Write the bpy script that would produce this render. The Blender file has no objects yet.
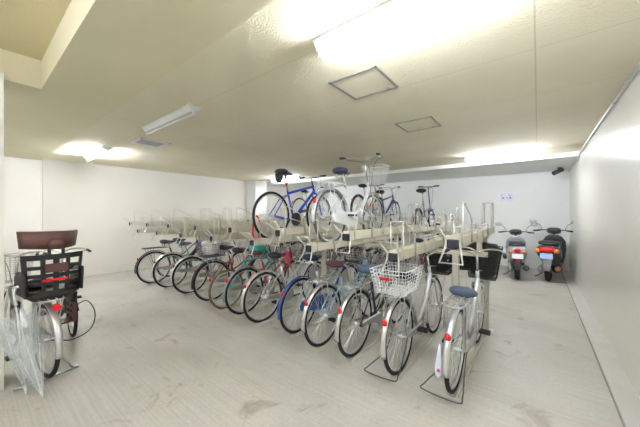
import bpy, math, random
from mathutils import Vector, Matrix
random.seed(7)
PI = math.pi
S = bpy.context.scene
COL = S.collection

# ------------------------------------------------------------------ camera, world, exposure
CAM_H = 1.45
cam_d = bpy.data.cameras.new('camera'); cam = bpy.data.objects.new('camera', cam_d); COL.objects.link(cam)
cam_d.sensor_width = 36.0; cam_d.lens = 36.0*278/640; cam_d.clip_start = 0.02
cam.location = (0, 0, CAM_H); cam.rotation_euler = (math.radians(90), 0, math.radians(38.1))
S.camera = cam
w = bpy.data.worlds.new('world'); S.world = w; w.use_nodes = True
w.node_tree.nodes['Background'].inputs[0].default_value = (0.9, 0.93, 1, 1)
w.node_tree.nodes['Background'].inputs[1].default_value = 0.15
S.view_settings.view_transform = 'Standard'; S.view_settings.look = 'None'
S.view_settings.gamma = 1; S.view_settings.use_curve_mapping = False
S.view_settings.exposure = 3.07
TUBE_EMIT = 27.0

# ------------------------------------------------------------------ materials
MATS = {}
def mat(name, col, rough=0.5, metal=0.0, noise=0.0, nscale=8, bump=0.0, bscale=60, alpha=None, trans=0.0, emit=None, spec=0.5, coat=0.0):
    if name in MATS: return MATS[name]
    m = bpy.data.materials.new(name); m.use_nodes = True
    nt = m.node_tree; b = nt.nodes['Principled BSDF']
    c = (col[0], col[1], col[2], 1)
    b.inputs['Base Color'].default_value = c
    b.inputs['Roughness'].default_value = rough; b.inputs['Metallic'].default_value = metal
    b.inputs['Specular IOR Level'].default_value = spec
    b.inputs['Coat Weight'].default_value = coat
    if trans: b.inputs['Transmission Weight'].default_value = trans
    if alpha is not None: b.inputs['Alpha'].default_value = alpha
    if emit:
        b.inputs['Emission Color'].default_value = (emit[0], emit[1], emit[2], 1); b.inputs['Emission Strength'].default_value = emit[3]
    tc = nt.nodes.new('ShaderNodeTexCoord')
    n = nt.nodes.new('ShaderNodeTexNoise'); n.inputs['Scale'].default_value = nscale; n.inputs['Detail'].default_value = 4
    nt.links.new(tc.outputs['Object'], n.inputs['Vector'])
    mx = nt.nodes.new('ShaderNodeMix'); mx.data_type = 'RGBA'
    k = noise if noise else 0.06
    mx.inputs[6].default_value = (col[0]*(1-k), col[1]*(1-k), col[2]*(1-k), 1)
    mx.inputs[7].default_value = (min(1, col[0]*(1+k)), min(1, col[1]*(1+k)), min(1, col[2]*(1+k)), 1)
    nt.links.new(n.outputs['Fac'], mx.inputs[0]); nt.links.new(mx.outputs[2], b.inputs['Base Color'])
    if bump:
        n2 = nt.nodes.new('ShaderNodeTexNoise'); n2.inputs['Scale'].default_value = bscale; n2.inputs['Detail'].default_value = 3
        nt.links.new(tc.outputs['Object'], n2.inputs['Vector'])
        bp = nt.nodes.new('ShaderNodeBump'); bp.inputs['Strength'].default_value = bump; bp.inputs['Distance'].default_value = 0.01
        nt.links.new(n2.outputs['Fac'], bp.inputs['Height']); nt.links.new(bp.outputs['Normal'], b.inputs['Normal'])
    MATS[name] = m
    return m

def floor_mat():
    m = bpy.data.materials.new('concrete'); m.use_nodes = True; nt = m.node_tree; b = nt.nodes['Principled BSDF']
    N = nt.nodes.new; L = nt.links.new
    tc = N('ShaderNodeTexCoord')
    def noise(scale, det, rough=0.5, dist=0.0, vec=None):
        n = N('ShaderNodeTexNoise'); n.inputs['Scale'].default_value = scale; n.inputs['Detail'].default_value = det
        n.inputs['Roughness'].default_value = rough; n.inputs['Distortion'].default_value = dist
        L(vec or tc.outputs['Object'], n.inputs['Vector']); return n
    def ramp(src, p0, c0, p1, c1):
        r = N('ShaderNodeValToRGB'); r.color_ramp.elements[0].position = p0; r.color_ramp.elements[0].color = (*c0, 1)
        r.color_ramp.elements[1].position = p1; r.color_ramp.elements[1].color = (*c1, 1); L(src, r.inputs[0]); return r
    def mul(a, bb, f=1.0):
        x = N('ShaderNodeMix'); x.data_type = 'RGBA'; x.blend_type = 'MULTIPLY'; x.inputs[0].default_value = f
        L(a, x.inputs[6]); L(bb, x.inputs[7]); return x.outputs[2]
    base = ramp(noise(0.9, 6, 0.6, 0.6).outputs['Fac'], 0.3, (0.45, 0.435, 0.38), 0.7, (0.575, 0.56, 0.505))
    spots = ramp(noise(2.3, 8, 0.62, 1.2).outputs['Fac'], 0.30, (0.58, 0.53, 0.45), 0.41, (1, 1, 1))
    fine = ramp(noise(38, 5, 0.7).outputs['Fac'], 0.25, (0.86, 0.86, 0.85), 0.6, (1, 1, 1))
    mp = N('ShaderNodeMapping'); mp.inputs['Scale'].default_value = (1.3, 75, 1); L(tc.outputs['Object'], mp.inputs['Vector'])
    comb = ramp(noise(1.0, 3, 0.5, 0.0, mp.outputs['Vector']).outputs['Fac'], 0.35, (0.885, 0.885, 0.88), 0.6, (1, 1, 1))
    mp2 = N('ShaderNodeMapping'); mp2.inputs['Scale'].default_value = (9, 1.1, 1); mp2.inputs['Rotation'].default_value = (0, 0, 0.5)
    L(tc.outputs['Object'], mp2.inputs['Vector'])
    scuff = ramp(noise(1.6, 7, 0.75, 2.0, mp2.outputs['Vector']).outputs['Fac'], 0.25, (0.60, 0.57, 0.52), 0.33, (1, 1, 1))
    # two scuffed patches on the open floor
    def patch(cx, cy, rad, src):
        vm = N('ShaderNodeVectorMath'); vm.operation = 'DISTANCE'; L(tc.outputs['Object'], vm.inputs[0]); vm.inputs[1].default_value = (cx, cy, 0.05)
        mr = N('ShaderNodeMapRange'); mr.inputs['From Min'].default_value = 0; mr.inputs['From Max'].default_value = rad
        mr.inputs['To Min'].default_value = 0.30; mr.inputs['To Max'].default_value = 0.0; L(vm.outputs['Value'], mr.inputs['Value'])
        a = N('ShaderNodeMath'); a.operation = 'SUBTRACT'; L(src, a.inputs[0]); L(mr.outputs[0], a.inputs[1])
        return ramp(a.outputs[0], 0.20, (0.66, 0.60, 0.48), 0.34, (1, 1, 1)).outputs[0]
    ns = noise(7, 8, 0.7, 1.0).outputs['Fac']
    pA = patch(-2.40, 1.01, 0.24, ns); pB = patch(-2.64, 0.85, 0.12, ns)
    base_out = mul(mul(base.outputs[0], pA), pB)
    o = mul(mul(mul(mul(base_out, spots.outputs[0], 0.8), fine.outputs[0]), comb.outputs[0]), scuff.outputs[0], 0.8)
    L(o, b.inputs['Base Color'])
    rr = ramp(noise(1.4, 4).outputs['Fac'], 0.3, (0.42,)*3, 0.7, (0.62,)*3); L(rr.outputs[0], b.inputs['Roughness'])
    bp = N('ShaderNodeBump'); bp.inputs['Strength'].default_value = 0.15; bp.inputs['Distance'].default_value = 0.01
    L(fine.outputs[0], bp.inputs['Height']); L(bp.outputs['Normal'], b.inputs['Normal'])
    return m

def ceiling_mat(name, col, seams=True, bump=0.22):
    m = bpy.data.materials.new(name); m.use_nodes = True; nt = m.node_tree; b = nt.nodes['Principled BSDF']
    N = nt.nodes.new; L = nt.links.new
    b.inputs['Roughness'].default_value = 0.85
    tc = N('ShaderNodeTexCoord')
    n = N('ShaderNodeTexNoise'); n.inputs['Scale'].default_value = 75; n.inputs['Detail'].default_value = 2; L(tc.outputs['Object'], n.inputs['Vector'])
    bp = N('ShaderNodeBump'); bp.inputs['Strength'].default_value = bump; bp.inputs['Distance'].default_value = 0.008
    L(n.outputs['Fac'], bp.inputs['Height']); L(bp.outputs['Normal'], b.inputs['Normal'])
    n2 = N('ShaderNodeTexNoise'); n2.inputs['Scale'].default_value = 0.9; n2.inputs['Detail'].default_value = 5; L(tc.outputs['Object'], n2.inputs['Vector'])
    r = N('ShaderNodeValToRGB'); r.color_ramp.elements[0].color = (col[0]*.93, col[1]*.92, col[2]*.89, 1); r.color_ramp.elements[1].color = (*col, 1)
    r.color_ramp.elements[0].position = .3; r.color_ramp.elements[1].position = .6; L(n2.outputs['Fac'], r.inputs[0])
    out = r.outputs[0]
    if seams:
        sx = N('ShaderNodeSeparateXYZ'); L(tc.outputs['Object'], sx.inputs[0])
        def line(src, off, per, wd):
            a = N('ShaderNodeMath'); a.operation = 'ADD'; a.inputs[1].default_value = off + 50*per; L(src, a.inputs[0])
            md = N('ShaderNodeMath'); md.operation = 'MODULO'; md.inputs[1].default_value = per; L(a.outputs[0], md.inputs[0])
            lt = N('ShaderNodeMath'); lt.operation = 'LESS_THAN'; lt.inputs[1].default_value = wd; L(md.outputs[0], lt.inputs[0]); return lt.outputs[0]
        a = line(sx.outputs['X'], 0.02, 4.0, 0.010); c = line(sx.outputs['Y'], 0.35, 0.94, 0.006)
        mxm = N('ShaderNodeMath'); mxm.operation = 'MAXIMUM'; L(a, mxm.inputs[0]); L(c, mxm.inputs[1])
        sc = N('ShaderNodeMath'); sc.operation = 'MULTIPLY'; sc.inputs[1].default_value = 0.35; L(mxm.outputs[0], sc.inputs[0])
        x = N('ShaderNodeMix'); x.data_type = 'RGBA'; L(sc.outputs[0], x.inputs[0]); L(out, x.inputs[6]); x.inputs[7].default_value = (0.30, 0.28, 0.22, 1)
        out = x.outputs[2]
    L(out, b.inputs['Base Color'])
    return m

M_floor = floor_mat()
M_panel = ceiling_mat('hatch_panel_plaster', (0.83, 0.775, 0.60), seams=False, bump=0.3)
M_ceil = ceiling_mat('textured_ceiling', (0.83, 0.775, 0.60), bump=0.5)
M_soffit = ceiling_mat('smooth_soffit', (0.80, 0.75, 0.54), seams=False, bump=0.06)
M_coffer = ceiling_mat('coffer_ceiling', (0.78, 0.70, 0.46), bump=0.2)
M_wall = mat('cream_wall', (0.755, 0.735, 0.665), 0.6, noise=0.03, nscale=1.3, bump=0.15, bscale=40)
M_wallw = mat('white_wall', (0.84, 0.82, 0.76), 0.6, noise=0.02, nscale=1.3, bump=0.1, bscale=40)
M_wallb = mat('back_wall_paint', (0.87, 0.88, 0.85), 0.6, noise=0.02, nscale=1.3, bump=0.1, bscale=40)
M_wallr = mat('glossy_wall', (0.77, 0.76, 0.68), 0.28, noise=0.04, nscale=1.1, bump=0.25, bscale=14, spec=0.45)
M_kerb = mat('kerb_concrete', (0.56, 0.55, 0.50), 0.6, noise=0.16, nscale=2.5, bump=0.1)
M_groove = mat('groove', (0.26, 0.25, 0.22), 0.8)
M_beige = mat('rack_beige', (0.66, 0.62, 0.49), 0.4, noise=0.04)
M_beige_d = mat('rack_post', (0.60, 0.58, 0.48), 0.45, noise=0.05)
M_wire = mat('rack_wire', (0.68, 0.67, 0.61), 0.3, metal=0.5)
M_plastic = mat('dark_plastic', (0.018, 0.02, 0.03), 0.5)
M_chrome = mat('chrome', (0.80, 0.80, 0.80), 0.22, metal=1.0)
M_alu = mat('aluminium', (0.72, 0.73, 0.74), 0.33, metal=0.9)
M_steel = mat('dull_steel', (0.50, 0.50, 0.49), 0.4, metal=0.85)
M_tyre = mat('tyre_rubber', (0.012, 0.012, 0.013), 0.7, noise=0.15)
M_tyreg = mat('tyre_grey', (0.13, 0.13, 0.13), 0.7)
M_tyrey = mat('tyre_tan', (0.17, 0.13, 0.07), 0.7)
M_black = mat('black_plastic', (0.02, 0.02, 0.022), 0.45)
M_vinyl = mat('black_vinyl', (0.015, 0.016, 0.02), 0.4, bump=0.2)
M_saddleb = mat('blue_grey_saddle', (0.07, 0.10, 0.16), 0.4, bump=0.1)
M_brown = mat('brown_leather', (0.13, 0.055, 0.045), 0.45, bump=0.15)
M_maroon = mat('maroon_saddle', (0.09, 0.03, 0.04), 0.35)
M_white = mat('white_paint', (0.82, 0.83, 0.83), 0.35)
M_wplas = mat('white_plastic', (0.85, 0.85, 0.85), 0.4)
M_red = mat('red_plastic', (0.75, 0.02, 0.02), 0.25)
M_redp = mat('red_paint', (0.55, 0.03, 0.03), 0.3)
M_pink = mat('pink_cloth', (0.75, 0.12, 0.22), 0.7)
M_orange = mat('amber_plastic', (0.85, 0.25, 0.04), 0.3)
M_blue = mat('blue_paint', (0.02, 0.06, 0.55), 0.28, coat=0.5)
M_blued = mat('deep_blue_paint', (0.03, 0.09, 0.30), 0.3, coat=0.3)
M_sky = mat('pale_blue_paint', (0.30, 0.52, 0.66), 0.35)
M_teal = mat('teal_paint', (0.02, 0.45, 0.42), 0.4)
M_silver = mat('silver_paint', (0.62, 0.64, 0.66), 0.32, metal=0.55)
M_grey = mat('grey_paint', (0.28, 0.30, 0.32), 0.4, metal=0.3)
M_blackp = mat('black_paint', (0.03, 0.035, 0.04), 0.3, coat=0.3)
M_green = mat('dark_green_paint', (0.03, 0.10, 0.08), 0.35)
M_orangep = mat('orange_paint', (0.75, 0.33, 0.04), 0.35)
M_redump = mat('dark_red_paint', (0.35, 0.03, 0.05), 0.35)
M_navy = mat('navy_paint', (0.015, 0.022, 0.06), 0.35)
M_fixture = mat('fixture_white', (0.86, 0.86, 0.84), 0.4)
M_tubeoff = mat('tube_off', (0.80, 0.80, 0.76), 0.25)
M_lamp = mat('tube_lit', (1, 1, 1), 0.3, emit=(0.925, 0.965, 1.07, TUBE_EMIT))
M_dark = mat('dark_metal', (0.10, 0.10, 0.10), 0.5, metal=0.5)
M_hatch = mat('hatch_frame', (0.40, 0.40, 0.38), 0.4, metal=0.7)
M_scg = mat('scooter_grey', (0.45, 0.47, 0.50), 0.28, metal=0.4, coat=0.4)
M_scd = mat('scooter_dark', (0.05, 0.055, 0.06), 0.35, coat=0.3)
M_plateb = mat('plate_blue', (0.45, 0.58, 0.92), 0.4)
M_signw = mat('sign_white', (0.80, 0.83, 0.95), 0.4)
M_mirror = mat('mirror_glass', (0.9, 0.9, 0.9), 0.05, metal=1.0)
M_rust = mat('rusty_steel', (0.30, 0.13, 0.06), 0.6, metal=0.3, noise=0.3)
M_clear = mat('clear_vinyl', (0.80, 0.87, 0.87), 0.12, trans=0.0, alpha=0.27)
M_bag = mat('white_bag', (0.80, 0.81, 0.82), 0.4, bump=0.6, bscale=25)
M_yellow = mat('yellow_paint', (0.85, 0.72, 0.02), 0.5)
M_netp = mat('grey_purple_plastic', (0.14, 0.13, 0.17), 0.5)
M_lens = mat('lens_glass', (0.55, 0.60, 0.62), 0.1)

# ------------------------------------------------------------------ mesh builder
class MB:
    def __init__(s): s.v = []; s.f = []; s.sm = []
    def box(s, c, d, rot=None, bev=0.0):
        x, y, z = d[0]/2, d[1]/2, d[2]/2
        base = len(s.v)
        if bev <= 0:
            P = [(-x,-y,-z),(x,-y,-z),(x,y,-z),(-x,y,-z),(-x,-y,z),(x,-y,z),(x,y,z),(-x,y,z)]
            F = [(0,3,2,1),(4,5,6,7),(0,1,5,4),(1,2,6,5),(2,3,7,6),(3,0,4,7)]
        else:
            b = min(bev, x*.9, y*.9, z*.9)
            def ring(dx, dy, zz):
                return [(-dx+b*(dx==x and 1 or 0), -dy, zz), (dx-b, -dy, zz), (dx, -dy+b, zz), (dx, dy-b, zz), (dx-b, dy, zz), (-dx+b, dy, zz), (-dx, dy-b, zz), (-dx, -dy+b, zz)]
            def rg(ins, zz):
                X, Y = x-ins, y-ins
                return [(-X+b,-Y,zz),(X-b,-Y,zz),(X,-Y+b,zz),(X,Y-b,zz),(X-b,Y,zz),(-X+b,Y,zz),(-X,Y-b,zz),(-X,-Y+b,zz)]
            P = rg(b*.9, -z) + rg(0, -z+b) + rg(0, z-b) + rg(b*.9, z)
            F = [tuple(range(7,-1,-1)), tuple(range(24,32))]
            for k in range(3):
                for i in range(8):
                    F.append((k*8+i, k*8+(i+1)%8, (k+1)*8+(i+1)%8, (k+1)*8+i))
        cv = Vector(c)
        for p in P:
            q = Vector(p)
            if rot is not None: q = rot @ q
            s.v.append(tuple(q+cv))
        for f in F: s.f.append(tuple(base+i for i in f)); s.sm.append(False)
        return s
    def tube(s, pts, r, seg=6, closed=False, cap=True, flat=None):
        pts = [Vector(p) for p in pts]; n = len(pts)
        if not hasattr(r, '__len__'): r = [r]*n
        base = len(s.v)
        T = []
        for i in range(n):
            if closed: t = pts[(i+1) % n]-pts[i-1]
            elif i == 0: t = pts[1]-pts[0]
            elif i == n-1: t = pts[-1]-pts[-2]
            else: t = (pts[i+1]-pts[i]).normalized()+(pts[i]-pts[i-1]).normalized()
            if t.length < 1e-9: t = Vector((0,0,1))
            T.append(t.normalized())
        up = Vector((1,0,0)) if abs(T[0].x) < 0.8 else Vector((0,0,1))
        nrm = (up-T[0]*up.dot(T[0])).normalized()
        for i in range(n):
            nrm = (nrm-T[i]*nrm.dot(T[i]))
            if nrm.length < 1e-6: nrm = T[i].orthogonal()
            nrm.normalize(); bn = T[i].cross(nrm)
            for k in range(seg):
                a = 2*PI*k/seg
                fx, fy = (1, 1) if flat is None else flat
                s.v.append(tuple(pts[i]+nrm*(math.cos(a)*r[i]*fx)+bn*(math.sin(a)*r[i]*fy)))
        m = n if closed else n-1
        for i in range(m):
            j = (i+1) % n
            for k in range(seg):
                l = (k+1) % seg
                s.f.append((base+i*seg+k, base+i*seg+l, base+j*seg+l, base+j*seg+k)); s.sm.append(seg > 4)
        if cap and not closed:
            s.f.append(tuple(base+k for k in range(seg-1,-1,-1))); s.sm.append(False)
            s.f.append(tuple(base+(n-1)*seg+k for k in range(seg))); s.sm.append(False)
        return s
    def rings(s, R, closed_ends=True, smooth=True):
        base = len(s.v); m = len(R[0])
        for r in R:
            for p in r: s.v.append(tuple(p))
        for i in range(len(R)-1):
            for k in range(m):
                l = (k+1) % m
                s.f.append((base+i*m+k, base+i*m+l, base+(i+1)*m+l, base+(i+1)*m+k)); s.sm.append(smooth)
        if closed_ends:
            s.f.append(tuple(base+k for k in range(m-1,-1,-1))); s.sm.append(smooth)
            s.f.append(tuple(base+(len(R)-1)*m+k for k in range(m))); s.sm.append(smooth)
        return s
    def lofty(s, secs, n=16, e=2.6):
        """sections along the y axis: (y, zc, half width, half height[, xc])"""
        R = []
        for q in secs:
            y, zc, hw, hh = q[:4]; xc = q[4] if len(q) > 4 else 0
            ring = []
            for k in range(n):
                a = 2*PI*k/n; c, d = math.cos(a), math.sin(a)
                ring.append((xc+hw*math.copysign(abs(c)**(2/e), c), y, zc+hh*math.copysign(abs(d)**(2/e), d)))
            R.append(ring)
        return s.rings(R)
    def loftz(s, secs, n=16, e=2.6):
        """sections along z: (z, yc, half width x, half depth y)"""
        R = []
        for q in secs:
            z, yc, hw, hd = q[:4]; xc = q[4] if len(q) > 4 else 0
            R.append([(xc+hw*math.copysign(abs(math.cos(2*PI*k/n))**(2/e), math.cos(2*PI*k/n)),
                       yc+hd*math.copysign(abs(math.sin(2*PI*k/n))**(2/e), math.sin(2*PI*k/n)), z) for k in range(n)])
        return s.rings(R)
    def ball(s, c, r, n=10, m=7):
        r = r if hasattr(r, '__len__') else (r, r, r)
        R = []
        for i in range(m+1):
            a = -PI/2+PI*(i+0.02*(i==0)-0.02*(i==m))/m
            R.append([(c[0]+r[0]*math.cos(a)*math.cos(2*PI*k/n), c[1]+r[1]*math.cos(a)*math.sin(2*PI*k/n), c[2]+r[2]*math.sin(a)) for k in range(n)])
        return s.rings(R)
    def quad(s, pts):
        b = len(s.v); s.v += [tuple(p) for p in pts]; s.f.append(tuple(range(b, b+len(pts)))); s.sm.append(False); return s
    def mesh(s, name, m):
        me = bpy.data.meshes.new(name); me.from_pydata(s.v, [], s.f); me.materials.append(m)
        me.polygons.foreach_set('use_smooth', s.sm); me.update(); return me
    def build(s, name, m, parent=None, label=None):
        o = bpy.data.objects.new(name, s.mesh(name, m)); COL.objects.link(o)
        if parent: o.parent = parent
        if label: o['label'] = label
        return o

CACHE = {}
def cached(key, name, m, parent, fn, loc=(0,0,0), label=None):
    k = (key, m.name)
    if k not in CACHE: CACHE[k] = fn().mesh(name, m)
    o = bpy.data.objects.new(name, CACHE[k]); COL.objects.link(o); o.parent = parent; o.location = loc
    if label: o['label'] = label
    return o
def thing(name, label, cat, loc=(0,0,0), rz=0, group=None, roll=0):
    o = bpy.data.objects.new(name, None); COL.objects.link(o); o.empty_display_size = 0.1
    o.location = loc; o.rotation_euler = (0, roll, rz); o['label'] = label; o['category'] = cat
    if group: o['group'] = group
    return o
def tag(o, label, cat, group=None):
    o['label'] = label; o['category'] = cat
    if group: o['group'] = group
    return o
def struct(name, mb, m):
    o = mb.build(name, m); o['kind'] = 'structure'; return o
def copy_tree(o, parent=None):
    c = o.copy(); COL.objects.link(c); c.parent = parent
    for ch in list(o.children): copy_tree(ch, c)
    return c
def smooth(pts, n=6, closed=False):
    """Catmull-Rom through pts"""
    P = [Vector(p) for p in pts]; out = []
    m = len(P); rng = range(m) if closed else range(m-1)
    for i in rng:
        if closed: a, b, c, d = P[i-1], P[i], P[(i+1) % m], P[(i+2) % m]
        else: a, b, c, d = P[max(i-1,0)], P[i], P[i+1], P[min(i+2,m-1)]
        for k in range(n):
            t = k/n
            out.append(0.5*((2*b)+(c-a)*t+(2*a-5*b+4*c-d)*t*t+(3*b-a-3*c+d)*t**3))
    if not closed: out.append(P[-1])
    return out

# ------------------------------------------------------------------ room shell
XL, XR, YB, YF = -8.2, 0.62, 9.25, -3.6
ZC, ZS = 2.61, 2.568
struct('floor', MB().box(((XL+XR)/2, (YB+YF)/2, -0.05), (XR-XL+0.6, YB-YF+0.6, 0.1)), M_floor)
struct('wall_right', MB().box((XR+0.1, (YB+YF)/2, 1.45), (0.2, YB-YF+0.4, 2.9)), M_wallr)
struct('wall_back', MB().box(((XL+XR)/2, YB+0.1, 1.45), (XR-XL+0.4, 0.2, 2.9)), M_wallb)
struct('wall_left', MB().box((XL-0.1, (1.0+YB+.1)/2, 1.45), (0.2, YB-1.0+0.1, 2.9)), M_wall)
struct('wall_side', MB().box((XL-0.13, (1.0+YF-.2)/2, 1.45), (0.2, 1.0-YF+0.2, 2.9)), M_wallw)
struct('wall_front', MB().box(((XL+XR)/2, YF-0.1, 1.45), (XR-XL+0.4, 0.2, 2.9)), M_wallw)
struct('ceiling', MB().box(((XL+XR)/2, (1.0+7.08)/2+0.0, ZC+0.1), (XR-XL+0.2, 7.08-1.0+0.3, 0.2)), M_ceil)
# soffit beam along the near side, with a coffer cut in it
sb = MB()
sb.box(((XL+XR)/2, 0.71, ZS+0.13), (XR-XL+0.2, 0.58, 0.26))
sb.box(((XL-3.51)/2, (YF+0.42)/2, ZS+0.13), (-3.51-XL, 0.42-YF, 0.26))
sb.box(((-3.51+XR)/2, YF+0.3, ZS+0.13), (XR+3.51, 0.6, 0.26))
struct('trim_1', sb, M_soffit)
struct('trim_2', MB().box(((-3.51+XR)/2, (YF+0.42)/2, 2.92), (XR+3.6, 0.5-YF, 0.2)), M_coffer)
struct('trim_3', MB().box(((XL+XR)/2, (7.08+YB)/2, 2.53+0.15), (XR-XL+0.1, YB-7.08, 0.3)), M_wallb)
struct('trim_4', MB().box((-7.95, 6.45, 1.31), (0.5, 0.5, 2.62)), M_wallb)
struct('trim_5', MB().box((-3.6, -0.1, 1.3), (0.30, 0.59, 2.6)), M_wallw)
kb = MB(); kb.box((0.545, (YB+YF)/2, 0.004), (0.15, YB-YF, 0.012)); struct('trim_6', kb, M_kerb)
struct('trim_7', MB().box((0.462, (YB+YF)/2, 0.001), (0.010, YB-YF, 0.006)), M_groove)

# conduit on the right wall
t = thing('conduit_pipe', 'thin grey conduit pipe running along the top of the right wall', 'pipe', (0.602, 0, 2.565))
MB().tube([(0,-1,0),(0,6.9,0),(0,7.02,-0.02),(0,7.1,-0.06),(0,9.2,-0.06)], 0.012, 8).build('pipe', M_alu, t)
for k in range(5): MB().box((0.0, 1.2+1.4*k, 0), (0.03, 0.03, 0.034), bev=0.006).build('pipe_clip', M_steel, t)

# ------------------------------------------------------------------ lamps, hatches, vent, camera, sign
def lamp(x, y, z, lit, label):
    t = thing('fluorescent_lamp', label, 'ceiling lamp', (x, y, z), 0, 'tube lamps fixed to the ceiling')
    L = 1.26
    b = MB(); pr = [(-0.075,0),(0.075,0),(0.075,-0.012),(0.03,-0.055),(-0.03,-0.055),(-0.075,-0.012)]
    b.rings([[(xx, a, c) for a, c in pr] for xx in (-L/2, L/2)], smooth=False); b.build('lamp_body', M_fixture, t)
    for sx in (-1, 1):
        MB().box((sx*(L/2-0.012), 0, -0.068), (0.024, 0.035, 0.05), bev=0.004).build('lamp_holder', M_wplas, t)
    MB().tube([(-L/2+0.025,0,-0.078),(L/2-0.025,0,-0.078)], 0.0155, 12).build('lamp_tube', M_lamp if lit else M_tubeoff, t)
    return t
lamp(-0.55, 1.50, ZC, True, 'lit tube lamp on the ceiling above and before the nearest square hatch')
lamp(-3.55, 1.53, ZC, False, 'unlit white tube lamp on the ceiling beside the louvred vent')
lamp(-6.55, 1.53, ZC, True, 'lit tube lamp near the left wall, beyond the louvred vent')
lamp(-0.55, 6.40, ZC, True, 'lit tube lamp above the scooters before the back beam')
lamp(-6.45, 6.40, ZC, True, 'lit tube lamp behind the blue bicycle near the far column')
for (x, y) in ((-1.6,-1.4), (-5.2,-1.4)):  # two added lamps out of view, fill light to soften the shadows
    lamp(x, y, 2.82 if x > -3.5 else ZS, True, 'lit tube lamp added for fill light, unseen behind the viewpoint above the %s' % ('entrance side' if x > -3.5 else 'side left of the pillar'))

def hatch(x0, y0, label):
    t = thing('ceiling_hatch', label, 'hatch', (x0+.23, y0+.23, ZC), 0, 'square access hatches in the ceiling')
    MB().box((0,0,-0.001), (0.42,0.42,0.004)).build('hatch_panel', M_panel, t)
    f = MB()
    for a in (-1,1):
        f.box((a*.222,0,-0.004), (0.016,0.46,0.012)); f.box((0,a*.222,-0.004), (0.46,0.016,0.012))
    f.build('hatch_frame', M_hatch, t)
    MB().box((0.14,0.19,-0.006), (0.03,0.03,0.008)).build('latch', M_steel, t)
hatch(-1.46, 1.98, 'larger-looking square access hatch with grey rim, nearest the bright lamp')
hatch(-1.46, 3.42, 'square access hatch with grey rim farther back, above the white bicycle')
t = thing('ceiling_vent', 'white square louvred air vent in the ceiling by the unlit lamp', 'vent', (-4.99, 1.87, ZC))
b = MB()
for a in (-1,1): b.box((a*.205,0,-0.008), (0.04,0.45,0.018)); b.box((0,a*.205,-0.008), (0.45,0.04,0.018))
b.build('vent_frame', M_fixture, t)
MB().box((0,0,-0.001), (0.40,0.40,0.003)).build('vent_opening', M_hatch, t)
b = MB()
for k in range(7): b.box((0,-0.15+0.05*k,-0.010), (0.36,0.028,0.003), rot=Matrix.Rotation(0.5,3,'X'))
b.build('louvre', M_fixture, t)

t = thing('security_camera', 'dark tubular security camera under the back beam near the right corner', 'camera', (0.40, 8.6, 2.53))
MB().box((0,0,-0.012), (0.09,0.09,0.022), bev=0.005).build('mount_plate', M_dark, t)
MB().tube([(0,0,-0.02),(0,0,-0.07),(-0.03,-0.02,-0.09)], 0.012, 8).build('bracket', M_dark, t)
d = Vector((-0.75,-0.55,-0.42)).normalized(); c0 = Vector((0.01,0.0,-0.07))
MB().tube([c0-d*.05, c0+d*.17], 0.050, 12).build('camera_body', M_dark, t)
MB().tube([c0+d*.165, c0+d*.18], 0.036, 12).build('lens', M_black, t)

t = thing('wall_sign', 'small pale blue-white notice with dark marks on the back wall', 'sign', (-0.675, YB, 1.90))
for sx in (-0.085, 0.085):
    pl = MB(); pl.box((sx,-0.006,0), (0.15,0.008,0.22), bev=0.002); pl.build('sign_plate', M_signw, t)
MB().box((-.09,-0.012,-0.02),(0.05,0.004,0.03)).box((0.0,-0.012,-0.02),(0.02,0.004,0.03)).box((0.075,-0.012,-0.02),(0.05,0.004,0.03)).box((-.12,-0.012,.05),(0.02,0.004,0.02)).box((.06,-0.012,.05),(0.03,0.004,0.02)).build('sign_marks', M_plastic, t)

# striped post at the left wall
t = thing('striped_post', 'narrow white guard strip with yellow and black band on left wall', 'guard strip', (-8.22, -0.04, 0))
MB().box((0.02,0,1.95), (0.04,0.06,0.98), bev=0.006).build('strip', M_wplas, t)
MB().box((0.022,0,1.82), (0.046,0.064,0.14)).build('yellow_band', M_yellow, t)
MB().box((0.023,0,1.92), (0.047,0.065,0.07)).build('black_band', M_black, t)
MB().box((0.023,0,1.68), (0.047,0.065,0.12)).build('black_band', M_black, t)

# ------------------------------------------------------------------ bicycle parts (rear tyre contact at origin, facing +y)
def wheel_rim(R, n=28):
    def fn():
        b = MB(); rr = R-0.040
        b.tube([(0, rr*math.cos(2*PI*k/40), rr*math.sin(2*PI*k/40)) for k in range(40)], 0.0105, 6, closed=True)
        for k in range(n):
            a = 2*PI*k/n; sd = 1 if k % 2 else -1; a2 = a+(0.9 if (k//2) % 2 else -0.9)
            b.tube([(sd*0.024, 0.018*math.cos(a2), 0.018*math.sin(a2)), (0, rr*math.cos(a), rr*math.sin(a))], 0.0013, 3, cap=False)
        b.tube([(-0.052,0,0),(-0.03,0,0),(-0.026,0,0),(0.026,0,0),(0.03,0,0),(0.052,0,0)], [0.008,0.010,0.02,0.02,0.010,0.008], 10)
        return b
    return fn
def tyre(R, wd=0.018):
    def fn():
        b = MB(); rr = R-wd
        b.tube([(0, rr*math.cos(2*PI*k/48), rr*math.sin(2*PI*k/48)) for k in range(48)], wd, 8, closed=True)
        return b
    return fn
def guard(R, a0, a1, wd=0.026):
    def fn():
        b = MB(); n = 26; rr = R+0.014; prof = []
        m = 6
        Rg = []
        for i in range(n+1):
            a = math.radians(a0+(a1-a0)*i/n); ring = []
            for k in range(m+1):
                u = -1+2*k/m; r2 = rr+0.012*(1-u*u); ring.append((u*wd, r2*math.cos(a), r2*math.sin(a)))
            for k in range(m, -1, -1):
                u = -1+2*k/m; r2 = rr-0.0015+0.012*(1-u*u); ring.append((u*wd*0.97, r2*math.cos(a), r2*math.sin(a)))
            Rg.append(ring)
        b.rings(Rg)
        return b
    return fn
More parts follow.
